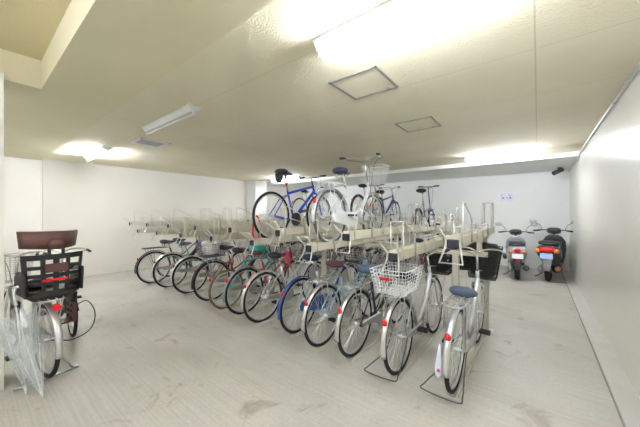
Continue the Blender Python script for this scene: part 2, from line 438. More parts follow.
def basket_mb(w0, w1, d0, d1, z0, z1, yc, nz=6, nx=9, r=0.0022, rim=0.0045):
    b = MB()
    def rect(f, z=None):
        ww = w0+(w1-w0)*f; dd = d0+(d1-d0)*f; z = z0+(z1-z0)*f
        return ww/2, dd/2, z
    for i in range(nz+1):
        f = i/nz; a, c, z = rect(f)
        b.tube([(-a,yc-c,z),(a,yc-c,z),(a,yc+c,z),(-a,yc+c,z)], rim if i == nz else r, 5 if i == nz else 4, closed=True)
    for k in range(nx+1):
        u = -1+2*k/nx; a0, c0, _ = rect(0); a1, c1, _ = rect(1)
        for sg in (-1,1):
            b.tube([(u*a0,yc+sg*c0,z0),(u*a1,yc+sg*c1,z1)], r, 4, cap=False)
        b.tube([(u*a0,yc-c0,z0),(u*a0,yc+c0,z0)], r, 4, cap=False)
    ny = max(4, int(nx*0.7))
    for k in range(ny+1):
        u = -1+2*k/ny; a0, c0, _ = rect(0); a1, c1, _ = rect(1)
        for sg in (-1,1):
            b.tube([(sg*a0,yc+u*c0,z0),(sg*a1,yc+u*c1,z1)], r, 4, cap=False)
        b.tube([(-a0,yc+u*c0,z0),(a0,yc+u*c0,z0)], r, 4, cap=False)
    return b
def saddle_mb(y, z, wd=0.115, ln=0.26):
    b = MB()
    S_ = [(-0.115,0.006,wd*.45,0.024),(-0.10,0.008,wd*.80,0.038),(-0.05,0.006,wd,0.046),(-0.01,0.0,wd*.85,0.044),(0.04,-0.004,wd*.50,0.036),(0.10,-0.002,wd*.27,0.022),(0.15,-0.006,wd*.20,0.017),(0.165,-0.010,wd*.10,0.008)]
    b.lofty([(y+a*ln/0.26, z+q, h, g) for a, q, h, g in S_], n=14, e=2.2)
    return b

def bicycle(label, loc, rz=0, roll=0, R=0.33, wb=1.08, style='loop', frame=M_silver, fender=M_chrome, saddle=M_vinyl,
            sz=0.86, bz=0.97, bar='swept', basket=M_steel, bask_z=(0.71, 0.94), carrier=M_steel, rear_basket=None,
            stand=True, tyre_m=M_tyre, refl=True, chain=M_steel, group=None, name='bicycle', saddle_bag=False, grip=M_black, bw=0.26, crank_a=0.2, lite=False, guard_full=False, refl_a=146, cover=None, crank_m=M_steel):
    t = thing(name, label, 'bicycle', loc, rz, group, roll)
    # wheels
    for yy in (0, wb):
        w_ = cached(('rim', R), 'wheel', M_alu, t, wheel_rim(R), (0, yy, R))
        cached(('tyre', R), 'tyre', tyre_m, w_, tyre(R))
    if fender:
        cached(('gr', R), 'mudguard', fender, t, guard(R, 25, 192), (0, 0, R))
        cached(('gf', R), 'mudguard', fender, t, guard(R, 55, 200), (0, wb, R))
    k = R/0.33
    bb = Vector((0, 0.44, 0.28)); crown = Vector((0, wb-0.13*k-0.005, R+0.36*k)); hd = Vector((0,-0.30,0.954))
    htop = crown+hd*(0.14 if style != 'mini' else 0.10)
    seat_y = 0.27; st_top = 0.70 if style != 'mini' else 0.62
    f = MB()
    f.tube([crown-hd*0.005, htop], 0.019, 10)
    f.tube([bb, (0, 0.31, st_top)], 0.0155, 10)
    f.tube([(-0.036,0.44,0.28),(0.036,0.44,0.28)], 0.021, 10)
    if style == 'loop':
        f.tube(smooth([crown+hd*0.03, crown+Vector((0,-0.13,-0.12)), (0, 0.62, 0.38), bb]), 0.020, 10)
        f.tube(smooth([htop-hd*0.02, htop+Vector((0,-0.15,-0.14)), (0,0.56,0.53), (0,0.39,0.46)]), 0.013, 8)
    elif style == 'lo':
        f.tube(smooth([crown+hd*0.05, crown+Vector((0,-0.15,-0.18)), (0, 0.60, 0.37), bb]), 0.026, 10)
    elif style == 'diamond':
        f.tube([crown+hd*0.03, bb], 0.023, 10); f.tube([htop-hd*0.03, (0,0.32,st_top-0.03)], 0.019, 10)
    elif style == 'mini':
        f.tube([crown+hd*0.03, (0,0.42,0.38)], 0.020, 10)
    for sx in (-1, 1):
        f.tube([(sx*0.03,0.41,0.28),(sx*0.052,0.24,0.29),(sx*0.058,0,R)], 0.009, 6)
        f.tube([(sx*0.058,0,R),(sx*0.045,0.2,R+0.25*k),(sx*0.014,0.325,st_top-0.05 if style in('diamond','mini') else 0.60)], 0.0075, 6)
    f.build('frame', frame, t)
    # seat post and saddle
    MB().tube([(0,0.315,st_top-0.02),(0,0.262,sz-0.02)], 0.0125, 8).box((0,0.26,sz-0.03),(0.03,0.10,0.016)).build('seat_post', M_chrome, t)
    saddle_mb(0.235, sz).build('saddle', saddle, t)
    if not lite and bar == 'swept':
        sp_ = MB()
        for sx in (-1,1):
            sp_.tube([(sx*0.05+0.016*math.cos(q*1.1),0.17+0.016*math.sin(q*1.1),sz-0.085+q*0.0028) for q in range(22)], 0.0035, 4)
            sp_.tube([(sx*0.05,0.17,sz-0.085),(sx*0.025,0.26,sz-0.07),(sx*0.01,0.36,sz-0.025)],0.004,5)
        sp_.build('saddle_spring', M_chrome, t)
    if saddle_bag:
        MB().loftz([(sz-0.15,0.13,0.035,0.03),(sz-0.13,0.13,0.05,0.045),(sz-0.04,0.14,0.06,0.055),(sz-0.025,0.14,0.045,0.04)], n=12).build('saddle_bag', M_black, t)
    # fork
    fk = MB()
    fk.tube([(-0.05,crown.y,crown.z-0.012),(0.05,crown.y,crown.z-0.012)], 0.013, 8)
    for sx in (-1, 1):
        fk.tube(smooth([(sx*0.047,crown.y,crown.z-0.01),(sx*0.05,crown.y+0.05*k,R+0.2*k),(sx*0.05,wb-0.035,R+0.07*k),(sx*0.052,wb,R)], 4), [0.012]*4+[0.011]*4+[0.009]*4+[0.008], 8)
    fk.build('fork', frame if style in ('diamond','mini') else M_chrome, t)
    # handlebar
    s0 = htop; s1 = Vector((0, htop.y-(bz-htop.z)*0.30-0.0, bz-0.03))
    h = MB(); h.tube([s0, s1, s1+Vector((0,0.05,0.015))], 0.0125, 8)
    c = s1+Vector((0,0.05,0.015)); ends = []
    for sx in (-1, 1):
        if bar == 'swept':
            P = smooth([c, c+Vector((sx*0.08,0.02,0.035)), c+Vector((sx*0.19,-0.02,0.045)), c+Vector((sx*(bw-0.02),-0.12,0.03)), c+Vector((sx*bw,-0.24,0.012))], 5)
        else:
            P = [c, c+Vector((sx*0.10,0.0,0.0)), c+Vector((sx*bw,-0.03,0.01))]
        h.tube(P, 0.0105, 8); ends.append(P)
    hb = h.build('handlebar', M_chrome if bar == 'swept' else M_dark, t)
    for P, sx in zip(ends, (-1, 1)):
        e = P[-1]; dv = (P[-1]-P[-2]).normalized()
        if bar != 'swept': dv = Vector((sx,-0.15,0)).normalized()
        MB().tube([e-dv*0.11, e+dv*0.005], 0.0165, 8).build('grip', grip, hb)
        if not lite:
            q = e-dv*0.13
            side = Vector((0,0,-1)) if bar == 'swept' else Vector((0,1,-0.4)).normalized()
            MB().tube([q, q+side*0.03+dv*0.01, q+side*0.035+dv*0.10], 0.005, 5).build('brake_lever', M_alu, hb)
    if not lite:
        cb = MB()
        for P, sx in zip(ends, (-1, 1)):
            e = P[-3]
            cb.tube(smooth([e, e+Vector((-sx*0.02,0.14,-0.01)), c+Vector((sx*0.05,0.15,-0.06)), crown+Vector((sx*0.01,0.03,0.0))], 5), 0.003, 4)
        cb.build('brake_cable', M_black, t)
        MB().tube([(0,crown.y+0.06,crown.z-0.10+0.06),(0,crown.y+0.13,crown.z-0.10+0.055)], [0.024,0.030], 10).build('head_lamp', M_lens if bar=='swept' else M_dark, t)
    # cranks and pedals
    ck = MB()
    ck.tube([(-0.06,0.44,0.28),(0.06,0.44,0.28)], 0.010, 8)
    ck.tube([(0.045,0.44,0.28),(0.055,0.44,0.28)], 0.085 if crank_m is M_steel else 0.10, 20)
    ca, sa = math.cos(crank_a), math.sin(crank_a); ped = []
    for sx in (-1, 1):
        px = Vector((sx*0.075, 0.44+sx*0.165*ca, 0.28+sx*0.165*sa))
        ck.tube([(sx*0.05,0.44,0.28),(sx*0.07,0.44+sx*0.02*ca,0.28+sx*.02*sa),px], 0.009, 6); ped.append(px)
    ck = ck.build('crankset', crank_m, t)
    for px, sx in zip(ped, (-1, 1)):
        p = MB(); x0 = px.x+sx*0.05
        for a in (-0.034, 0, 0.034): p.box((x0,px.y+a,px.z),(0.085,0.014,0.022))
        for a in (-0.042, 0.042): p.box((x0+a,px.y,px.z),(0.008,0.08,0.024))
        p.build('pedal', M_black, ck)
    if chain:
        g = MB(); n = 12; ring = []
        r1, r2 = (0.055, 0.018) if not guard_full else (0.105, 0.07)
        for q in range(n+1):
            a = PI/2-PI*q/n; ring.append((0.44+r1*math.cos(a), 0.285+r1*math.sin(a)))
        for q in range(n+1):
            a = -PI/2-PI*q/n; ring.append((0.02+r2*math.cos(a), R+r2*math.sin(a)))
        g.rings([[(0.056,a,b_) for a, b_ in ring],[(0.062,a,b_) for a, b_ in ring],[(0.072,0.23+(a-0.23)*0.94,0.3+(b_-0.3)*0.85) for a, b_ in ring]], smooth=False)
        g.build('chain_guard', chain, t)
    if stand:
        s_ = MB()
        s_.tube(smooth([(0.075,0,R),(0.085,-0.12,R-0.12),(0.11,-0.30,0.14),(0.09,-0.36,0.12),(-0.15,-0.36,0.12),(-0.15,-0.30,0.14),(-0.085,-0.12,R-0.12),(-0.075,0,R)], 5), 0.0055, 6)
        s_.build('stand', M_dark, t)
    if carrier:
        cr = MB(); zc = 2*R+0.075
        cr.tube(smooth([(-0.055,0.27,zc-0.01),(-0.075,0.1,zc),(-0.075,-0.17,zc),(-0.045,-0.22,zc),(0.045,-0.22,zc),(0.075,-0.17,zc),(0.075,0.1,zc),(0.055,0.27,zc-0.01)], 4), 0.0055, 6)
        for a in (-0.025, 0.025): cr.tube([(a,0.22,zc),(a,-0.21,zc)], 0.004, 5)
        for a in (-0.12,0.0,0.14): cr.tube([(-0.073,a,zc),(0.073,a,zc)], 0.004, 5)
        for sx in (-1,1):
            cr.tube([(sx*0.073,-0.05,zc),(sx*0.066,0,R+0.02)], 0.0045, 5); cr.tube([(sx*0.073,-0.16,zc),(sx*0.066,0,R+0.02)], 0.0045, 5)
        cr.build('rear_carrier', carrier, t)
    if refl:
        a = math.radians(refl_a); rr = R+0.032
        MB().ball((0, rr*math.cos(a), R+rr*math.sin(a)), (0.023,0.013,0.030), 12, 8).build('reflector', M_red, t)
    if basket:
        y0 = crown.y+0.19
        bk = MB() if False else basket_mb(0.25,0.35,0.17,0.25,bask_z[0],bask_z[1],y0)
        bo = bk.build('front_basket', basket, t)
        MB().tube([(-0.06,wb,R+0.01),(-0.08,y0+0.02,bask_z[0])],0.004,5).tube([(0.06,wb,R+0.01),(0.08,y0+0.02,bask_z[0])],0.004,5).tube([(0,crown.y-0.01,bask_z[0]+0.1),(0,y0-0.1,bask_z[0]+0.1)],0.006,5).build('basket_stay', M_steel, t)
    if cover:
        z0, z1 = cover; y0 = crown.y+0.36
        basket_mb(0.27,0.36,0.19,0.27,z0,z1-0.05,y0,nz=8,nx=11).build('front_basket', M_black, t)
        MB().loftz([(z0+0.02,y0,0.10,0.07),(z0+0.06,y0,0.135,0.10),(z0+0.2,y0,0.155,0.115),(z1-0.06,y0,0.17,0.125),(z1-0.01,y0,0.13,0.09),(z1,y0,0.05,0.04)],18,2.6).build('basket_liner', M_vinyl, t)
        MB().tube([(0,crown.y-0.01,z0+0.14),(0,y0-0.1,z0+0.1)],0.008,6).tube([(-0.06,wb,R+0.01),(-0.08,y0,z0)],0.004,5).tube([(0.06,wb,R+0.01),(0.08,y0,z0)],0.004,5).build('basket_stay', M_steel, t)
    if rear_basket:
        zc = 2*R+0.085
        basket_mb(0.25,0.33,0.34,0.42,zc,zc+0.21,-0.02,nz=7,nx=11).build('rear_basket', rear_basket, t)
    t['_crown'] = crown.y; del t['_crown']
    return t

# ------------------------------------------------------------------ racks
def tray(x, y0, z, label, group):
    t = thing('bicycle_tray', label, 'bicycle rack tray', (x, y0, z), 0, group)
    L = 2.18
    def rail():
        b = MB(); pr = [(-.052,.045),(-.040,.045),(-.028,.005),(.028,.005),(.040,.045),(.052,.045),(.052,-.035),(.040,-.048),(-.040,-.048),(-.052,-.035)]
        b.rings([[(a, yy, c) for a, c in pr] for yy in (0.03, L)], smooth=False); return b
    cached('rail', 'rail', M_beige, t, rail)
    def cap():
        b = MB(); b.box((0,0.02,-0.01),(0.09,0.03,0.07),bev=0.008); return b
    cached('cap', 'end_cap', M_plastic, t, cap)
    def hand():
        b = MB()
        P = [(-.085,-.10,.13),(.085,-.10,.13),(.050,.012,.03),(.052,.012,-.03),(.082,-.06,-.15),(-.082,-.06,-.15),(-.052,.012,-.03),(-.050,.012,.03)]
        b.tube(P, 0.0082, 6, closed=True); return b
    cached('hand', 'handle', M_wire, t, hand)
    def g1():
        b = MB()
        for sx in (-1,1):
            X = sx*0.058
            b.tube([(X,0.10,-.03),(X,0.10,.30),(X+sx*.004,0.36,.19),(X,0.40,.16),(X,0.42,-.03)], 0.0075, 6)
        b.tube([(-.058,0.10,.30),(.058,0.10,.30)], 0.0075, 6)
        return b
    if not z > 1.15: cached('g1', 'wheel_guide', M_wire, t, g1)
    else:
        def g1s():
            b = MB(); X = .058
            b.tube([(X,0.08,-.03),(X,0.08,.30),(X,0.13,.31),(X,0.42,.19),(X,0.45,-.03)], 0.0075, 6)
            b.tube([(-X,0.30,-.03),(-X,0.30,.16),(-X,0.55,.10),(-X,0.57,-.03)], 0.0075, 6); return b
        cached('g1s', 'wheel_guide', M_wire, t, g1s)
    def g2():
        b = MB()
        for sx in (-1,1):
            X = sx*0.060
            b.tube([(X,0.72,-.02),(X,0.72,.11),(X,1.40,.11),(X,1.46,-.02)], 0.0065, 6); b.tube([(X,1.06,-.02),(X,1.06,.11)], 0.005, 6)
        return b
    cached('g2', 'side_rail', M_wire, t, g2)
    def g3():
        b = MB()
        for sx in (-1,1):
            X = sx*0.050
            b.tube([(X,1.80,-.02),(X,1.80,.32),(X,1.84,.36),(X,1.95,.36),(X,1.99,.32),(X,1.99,-.02)], 0.008, 6)
        b.tube([(-.05,1.84,.36),(.05,1.84,.36)], 0.006, 6)
        return b
    cached('g3', 'wheel_holder', M_wire, t, g3)
    def br():
        b = MB(); b.box((0,1.5,-0.0),(0.122,0.05,0.13),bev=0.004); return b
    cached('br', 'bracket', M_beige, t, br)
    return t
ORD = ['first','second','third','fourth','fifth','sixth','seventh','eighth','ninth','tenth','eleventh','twelfth','thirteenth','fourteenth','fifteenth']
SP = 0.486
def rack(y0, x_right, n, word, phase, zlo=1.075, zhi=1.225):
    f = thing('bicycle_rack_frame', 'beige steel frame carrying the upper trays of the %s bicycle rack' % word, 'bicycle rack', (x_right, y0, 0))
    W = (n-1)*SP
    for dy in (1.25, 1.67):
        MB().box((-W/2, dy, 0.995), (W+0.16, 0.05, 0.055), bev=0.004).build('cross_beam', M_beige_d, f)
    k = 0
    while k*SP*4 <= W+0.01:
        MB().box((-k*SP*4-0.0, 1.67, 0.49), (0.085, 0.075, 0.96), bev=0.006).box((-k*SP*4, 1.67, 0.006),(0.16,0.16,0.012)).build('post', M_beige_d, f)
        k += 1
    k = 0
    while 0.24+k*SP*4 <= W:
        MB().box((-0.243-k*SP*4, 1.25, 0.49), (0.07, 0.06, 0.96), bev=0.006).box((-.243-k*SP*4, 1.25, 0.006),(0.13,0.13,0.012)).build('post', M_beige_d, f)
        k += 1
    for i in range(n):
        if (i+phase) % 2 == 0:
            for dy in (1.25, 1.67): cached('riser', 'riser', M_beige_d, f, lambda: MB().box((0,0,0), (0.05, 0.04, 0.16)), (-i*SP, dy, 1.10))
    for i in range(n):
        hi = (i+phase) % 2 == 0
        tray(x_right-i*SP, y0, zhi if hi else zlo,
             '%s raised bicycle tray, %s from the right end of the %s rack' % ('high-set' if hi else 'low-set', ORD[i], word),
             'raised trays of the %s rack' % word)
def channel(x, y0, label, group):
    t = thing('floor_channel', label, 'wheel channel', (x, y0, 0), 0, group)
    def fn():
        b = MB(); pr = [(-.042,.035),(-.036,.035),(-.030,.010),(.030,.010),(.036,.035),(.042,.035),(.042,0.0),(-.042,0.0)]
        b.rings([[(a, yy, c) for a, c in pr] for yy in (0, 1.75)], smooth=False)
        return b
    cached('chan', 'channel', M_beige_d, t, fn)
    def hoop():
        b = MB()
        for sx in (-1,1): b.tube([(sx*.046,1.42,0.01),(sx*.05,1.42,.34),(sx*.05,1.50,.38),(sx*.05,1.60,.34),(sx*.046,1.60,0.01)], 0.006, 6)
        return b
    cached('hoop', 'wheel_hoop', M_wire, t, hoop)

rack(2.30, -0.515, 15, 'front', 0)
rack(5.62, -1.52, 13, 'rear', 0, 1.10, 1.235)

# ------------------------------------------------------------------ bicycles of the front rack, lower tier
def px(x, y, z=0.012):
    u = (x-320)/278.0; d = (CAM_H-z)*278.0/(y-213.5)
    th = math.radians(38.1); c, s = math.cos(th), math.sin(th)
    return d*(-s+u*c), d*(c+u*s)
ZB = 0.012
spots = [(455,389),(400,372),(355,355),(323,345),(298.6,332),(263,321.7),(244.6,313.7),(226.6,308.6),(212,300.5),(190.5,293.3),(170.8,287.4),(154,283.4)]
P = [px(*s) for s in spots]
G1 = 'bicycles parked in the lower tier of the front rack'
def place(i, **k):
    if i > 1: k['stand'] = False
    x, y = P[i]
    lab = k.pop('label'); rz = k.pop('rz', 0.0)
    channel(x, y-0.12, 'floor wheel channel under the %s' % k.pop('short'), 'floor channels of the front rack')
    return bicycle(lab, (x, y, ZB), rz, group=G1, **k)
place(0, label='silver city bicycle with blue-grey saddle and black front basket, nearest the scooters', short='silver bicycle nearest the scooters',
      style='lo', frame=M_silver, fender=M_alu, saddle=M_saddleb, sz=0.755, basket=None, cover=(0.68,1.10), crank_a=0.15, roll=0.03, rz=0.0, bz=1.04)
WB = place(1, label='silver bicycle with white wire rear basket bearing a red plate', short='silver bicycle with the white rear basket',
      style='lo', frame=M_silver, fender=M_chrome, saddle=M_vinyl, sz=0.83, basket=None, cover=(0.68,1.0), rear_basket=M_white, crank_a=2.9, roll=-0.02)
place(2, label='black bicycle with chrome mudguards and blue-grey saddle, left of the white wire rear basket', short='black bicycle with the blue-grey saddle',
      style='loop', frame=M_blackp, fender=M_chrome, saddle=M_saddleb, sz=0.84, roll=0.03, crank_a=0.6)
place(3, label='pale blue bicycle with silver mudguards and maroon saddle', short='pale blue bicycle',
      style='loop', frame=M_sky, fender=M_chrome, saddle=M_maroon, sz=0.86, roll=0.03, crank_a=1.0)
place(4, label='bicycle with deep blue rear mudguard and blue chain cover', short='blue bicycle',
      style='loop', frame=M_silver, fender=M_blued, saddle=M_navy, sz=0.88, carrier=None, chain=M_blued, guard_full=True, roll=0.04, crank_a=0.3, basket=M_blackp)
place(5, label='silver grey bicycle with chrome mudguards, between the blue-mudguard bicycle and the pale grey-mudguard one', short='silver grey bicycle',
      style='loop', frame=M_silver, fender=M_alu, saddle=M_vinyl, roll=0.03, carrier=None, crank_a=0.9)
place(6, label='red bicycle with grey mudguards and a teal cover on its saddle', short='red bicycle',
      style='loop', frame=M_redp, fender=M_grey, saddle=M_brown, roll=0.03, carrier=None, crank_a=0.4)
place(7, label='small teal bicycle with tan tyres', short='teal bicycle with tan tyres',
      style='diamond', R=0.30, wb=1.02, frame=M_teal, fender=None, saddle=M_vinyl, tyre_m=M_tyrey, carrier=None, bar='flat', basket=None, stand=False, refl=True, roll=0.03)
place(8, label='dark red bicycle with dark mesh rear basket holding a white bag', short='dark bicycle with the rear basket',
      style='loop', frame=M_redump, fender=M_blackp, saddle=M_vinyl, rear_basket=M_netp, roll=0.03, crank_a=1.2)
place(9, label='silver bicycle third from the left end of the lower tier', short='third bicycle from the left',
      style='lo', frame=M_silver, fender=M_alu, saddle=M_saddleb, carrier=None, roll=0.03)
place(10, label='silver bicycle with chrome mudguards second from the left end', short='second bicycle from the left',
      style='loop', frame=M_grey, fender=M_chrome, saddle=M_saddleb, carrier=None, roll=0.03, sz=0.84)
place(11, label='dark green bicycle with flat rear carrier at the left end of the lower tier', short='dark green bicycle',
      style='loop', frame=M_green, fender=M_blackp, saddle=M_vinyl, sz=0.84, carrier=M_green, roll=0.03)
x, y = P[11]
bicycle('small silver-wheeled bicycle half hidden behind the dark green one', (x-0.40, y+0.45, ZB), 0, style='mini', R=0.25, wb=0.95, frame=M_silver, fender=M_alu, saddle=M_vinyl, basket=M_netp, bask_z=(.62,.84), bz=0.93, sz=0.82, carrier=None, stand=False, group=G1, refl=False)
# red plate on wire basket, tag sticker
x, y = P[1]
MB().box((-0.02,-0.245,0.885),(0.09,0.006,0.028),bev=0.003).build('reflector_plate', M_red, WB)
x, y = P[0]
t = thing('plastic_strip', 'pale blue and pink plastic strip hanging on the nearest rear mudguard', 'strip', (x-0.05, y-0.30, 0.30))
MB().loftz([(-.08,0,.004,.002),(-.06,0,.022,.004),(0,.01,.03,.006),(.08,.02,.016,.005),(.16,.04,.006,.003)], n=8).build('strip', M_signw, t)
MB().ball((0.0,0.0,-0.02), (0.012,0.012,0.012)).build('pink_tab', M_pink, t)
# bag in the mesh basket
x, y = P[8]
o = MB().ball((0,0,0), (0.12,0.15,0.10), 14, 9).ball((0.03,0.10,0.09), (0.06,0.06,0.07), 10, 7).ball((-0.05,-0.06,0.08), (0.05,0.08,0.06), 10, 7).build('plastic_bag', M_bag); o.location = (x, y-0.02, 0.87)
tag(o, 'crumpled white plastic bag in the dark mesh rear basket', 'bag')
# teal cover and red folded umbrella among the bikes
def closed_umbrella(label, a, b, m, r=0.035):
    a, b = Vector(a), Vector(b); t = thing('umbrella', label, 'umbrella', a)
    d = b-a; L = d.length; n = d.normalized()
    MB().tube([Vector((0,0,0)), n*0.04, n*L*0.35, n*L*0.62, n*L*0.68], [0.004,0.008,r*0.7,r,r*0.4], 8).build('canopy', m, t)
    MB().tube([n*L*0.66, n*L*0.9], 0.005, 6).build('shaft', M_steel, t)
    side = n.orthogonal().normalized()
    MB().tube(smooth([n*L*0.88, n*L, n*(L+0.03)+side*0.03, n*L+side*0.06, n*L*0.95+side*0.065], 4), 0.009, 6).build('handle', M_black, t)
    return t
closed_umbrella('pinkish red folded umbrella leaning on the red bicycle', (P[5][0]-0.20, P[5][1]+0.75, 0.55), (P[5][0]-0.22, P[5][1]+0.55, 1.02), M_pink, 0.06)
o = MB().loftz([(0.0,0,.05,.05),(.03,0,.11,.10),(.09,0,.12,.12),(.13,0.01,.08,.09),(.15,.01,.03,.03)], n=12).build('rain_cover', M_teal); o.location = (P[6][0], P[6][1]+0.235, 0.865-0.03)
tag(o, 'teal rain cover wrapped over the saddle of the red bicycle', 'cover')

# ------------------------------------------------------------------ upper tier of the front rack
TY = 2.30
zlo = 1.075+0.006
xw = -0.515-3*SP
bicycle('white city bicycle with wire front basket on the upper tier', (xw, TY+0.42, zlo), 0.0, style='lo', frame=M_white, fender=M_alu, saddle=M_navy, sz=0.90,
        bz=1.16, basket=M_white, bask_z=(0.82,1.09), carrier=M_white, chain=M_white, guard_full=True, stand=False, roll=0.02, bw=0.29, crank_a=2.7, group='bicycles on the upper tier', tyre_m=M_tyreg, refl_a=150)
xb = -0.515-5*SP
BB_ = bicycle('bright blue sports bicycle with black saddle bag on the upper tier', (xb, TY+0.36, zlo), 0.0, R=0.34, style='diamond', frame=M_blue, fender=None, saddle=M_black, sz=0.97,
        bz=0.98, bar='flat', basket=None, carrier=None, chain=None, stand=False, roll=0.0, bw=0.28, saddle_bag=True, crank_m=M_black, crank_a=0.9, group='bicycles on the upper tier', refl=False)
MB().box((0,0.29,0.80),(0.03,0.03,0.05),bev=0.006).build('tail_lamp', M_red, BB_)
# red cable lock
t = thing('cable_lock', 'red cable lock looped on the blue bicycle rear wheel and tray', 'lock', (xb-0.045, TY+0.12, zlo+0.18))
MB().tube(smooth([(0,0,.16),(0,.07,.05),(0,.05,-.12),(0,0,-.20),(0,-.05,-.12),(0,-.05,.05)], 6, closed=True), 0.012, 8, closed=True).build('cable', M_red, t)
MB().box((0,0.0,-.21),(0.03,0.05,0.07),bev=0.008).build('lock_body', M_red, t)

# ------------------------------------------------------------------ rear rack bicycles
YR = 5.62; G3 = 'bicycles on the upper tier of the rear rack'
rx = lambda i: -1.52-i*SP
def rz_(i): return (1.235 if i % 2 == 0 else 1.10)+0.006
bicycle('small folding bicycle with tall stem on the rear upper tier, beneath the back beam', (rx(1)-0.0, YR+0.33, 1.10+.006), 0, style='mini', R=0.22, wb=0.92, frame=M_grey, fender=M_blackp, saddle=M_black, sz=0.84, bz=0.98, bar='flat', basket=None, carrier=None, stand=False, chain=None, bw=0.23, group=G3)
bicycle('dark bicycle with blue fork on the rear upper tier, right of the white one', (rx(3), YR+0.33, rz_(3)), 0, style='diamond', frame=M_blued, fender=M_chrome, saddle=M_vinyl, sz=0.86, bz=1.0, basket=None, carrier=None, stand=False, group=G3)
bicycle('orange framed bicycle on the rear upper tier behind the white one', (rx(5)+SP, YR+0.33, rz_(4)), 0, style='diamond', frame=M_orangep, fender=M_blackp, saddle=M_vinyl, sz=0.9, bz=0.98, bar='flat', basket=None, carrier=None, stand=False, group=G3)
bicycle('silver bicycle on the rear upper tier seen behind the blue one', (rx(8), YR+0.33, rz_(8)), 0, style='loop', frame=M_silver, fender=M_alu, saddle=M_vinyl, sz=0.86, bz=1.0, basket=M_steel, carrier=None, stand=False, group=G3)
G4 = 'bicycles in the lower tier of the rear rack'
protos = [dict(style='loop', frame=M_silver, fender=M_alu, saddle=M_vinyl), dict(style='lo', frame=M_navy, fender=M_blackp, saddle=M_brown, rear_basket=None),
          dict(style='loop', frame=M_redump, fender=M_chrome, saddle=M_vinyl)]
words = ['silver', 'navy', 'dark red']
made = {}
for i in range(1, 12):
    j = (i*2+i//3) % 3
    lab = '%s bicycle in the lower tier of the rear rack, %s from its right end' % (words[j], ORD[i])
    if j not in made:
        made[j] = bicycle(lab, (rx(i), YR+0.15, ZB), 0, lite=True, group=G4, **protos[j])
    else:
        c = copy_tree(made[j]); c.location = (rx(i), YR+0.15+0.03*(i % 3), ZB); c['label'] = lab

# ------------------------------------------------------------------ bicycle with child seat at the left, and its neighbour
ax, ay = px(46, 375); fx, fy = -4.55, 0.31
rzA = math.atan2(fy-ay, fx-ax)-PI/2
A = bicycle('bicycle with black and brown rear child seat by the left pillar', (ax, ay, 0.0), rzA, R=0.32, wb=1.10, style='lo', frame=M_silver, fender=M_alu, saddle=M_black, sz=0.80, bz=1.0,
            basket=M_steel, bask_z=(0.70,0.99), bw=0.21, carrier=M_alu, stand=False, refl=False, roll=0.0, name='bicycle', crank_a=1.3)
A['category'] = 'bicycle'
MB().tube([(0,-0.25,0.66),(0,-0.27,0.66)], 0.030, 14).build('reflector', M_red, A)
st = MB()
for sx in (-1,1): st.tube([(sx*0.06,0,0.32),(sx*0.10,-0.03,0.15),(sx*0.17,-0.05,0.012)], 0.0085, 6)
st.tube([(-.21,-0.06,0.010),(.21,-0.06,0.010)], 0.009, 6)
st.build('double_stand', M_alu, A)
cs = None
sh = MB()
def arcx(u): return -0.16+0.07*(abs(u)**2.2)      # y of shell against width
def plate(u0, u1, z0, z1, wtop=0.205, n=4, th=0.018):
    R1 = []
    for i in range(n+1):
        u = u0+(u1-u0)*i/n
        def X(z): return u*(0.18+(wtop-0.18)*(z-0.74)/0.36)
        yb = arcx(u)
        R1.append([(X(z0), yb-0.05*(z0-0.74), z0), (X(z1), yb-0.05*(z1-0.74), z1), (X(z1), yb+th-0.05*(z1-0.74), z1), (X(z0), yb+th-0.05*(z0-0.74), z0)])
    sh.rings(R1, smooth=False)
for z0, z1 in ((0.74,0.79),(0.835,0.865),(0.905,0.935),(0.975,1.005),(1.055,1.10)): plate(-1, 1, z0, z1, n=12)
for u0, u1 in ((-1,-.86),(-.48,-.34),(-.10,.10),(.34,.48),(.86,1)): plate(u0, u1, 0.74, 1.10, n=2)
cs = sh.build('child_seat', M_black, A, 'black slatted child seat with brown headrest'); cs.location = (0.024, 0, 0)
b = MB()
b.loftz([(0.70,0.02,0.13,0.15),(0.74,0.02,0.175,0.18),(0.77,0.02,0.175,0.18)], n=20, e=4)
for sx in (-1,1):
    b.loftz([(0.76,0.0,0.014,0.17,sx*0.18),(0.90,-0.02,0.014,0.14,sx*0.19),(0.96,-0.06,0.012,0.08,sx*0.195)], n=12, e=3)
b.build('seat_shell', M_black, cs)
b = MB(); b.box((0,-0.182,0.985),(0.15,0.016,0.075),bev=0.006); b.build('back_pad', M_brown, cs)
MB().box((-0.01,-0.187,0.885),(0.17,0.012,0.022),bev=0.005).build('red_strap', M_red, cs)
for sx in (-0.045, 0.045): MB().box((sx,-0.165,1.12),(0.02,0.015,0.12)).build('headrest_stem', M_black, cs)
hr = MB(); RR = []
for i in range(17):
    u = -1+i/8; yb = -0.15+0.17*abs(u)**2.5
    X0, X1 = u*0.190, u*0.205
    RR.append([(X0,yb,1.14+0.01*abs(u)),(X1,yb-.012,1.29),(X1*.97,yb+.012,1.298),(X1*.92,yb+.032,1.285),(X0*.90,yb+.034,1.15)])
hr.rings(RR); hr.build('headrest', M_brown, cs)
MB().loftz([(1.14,-0.165,0.05,0.012),(1.20,-0.168,0.05,0.016),(1.235,-0.165,0.03,0.01)], n=12).build('headrest_knob', M_brown, cs)
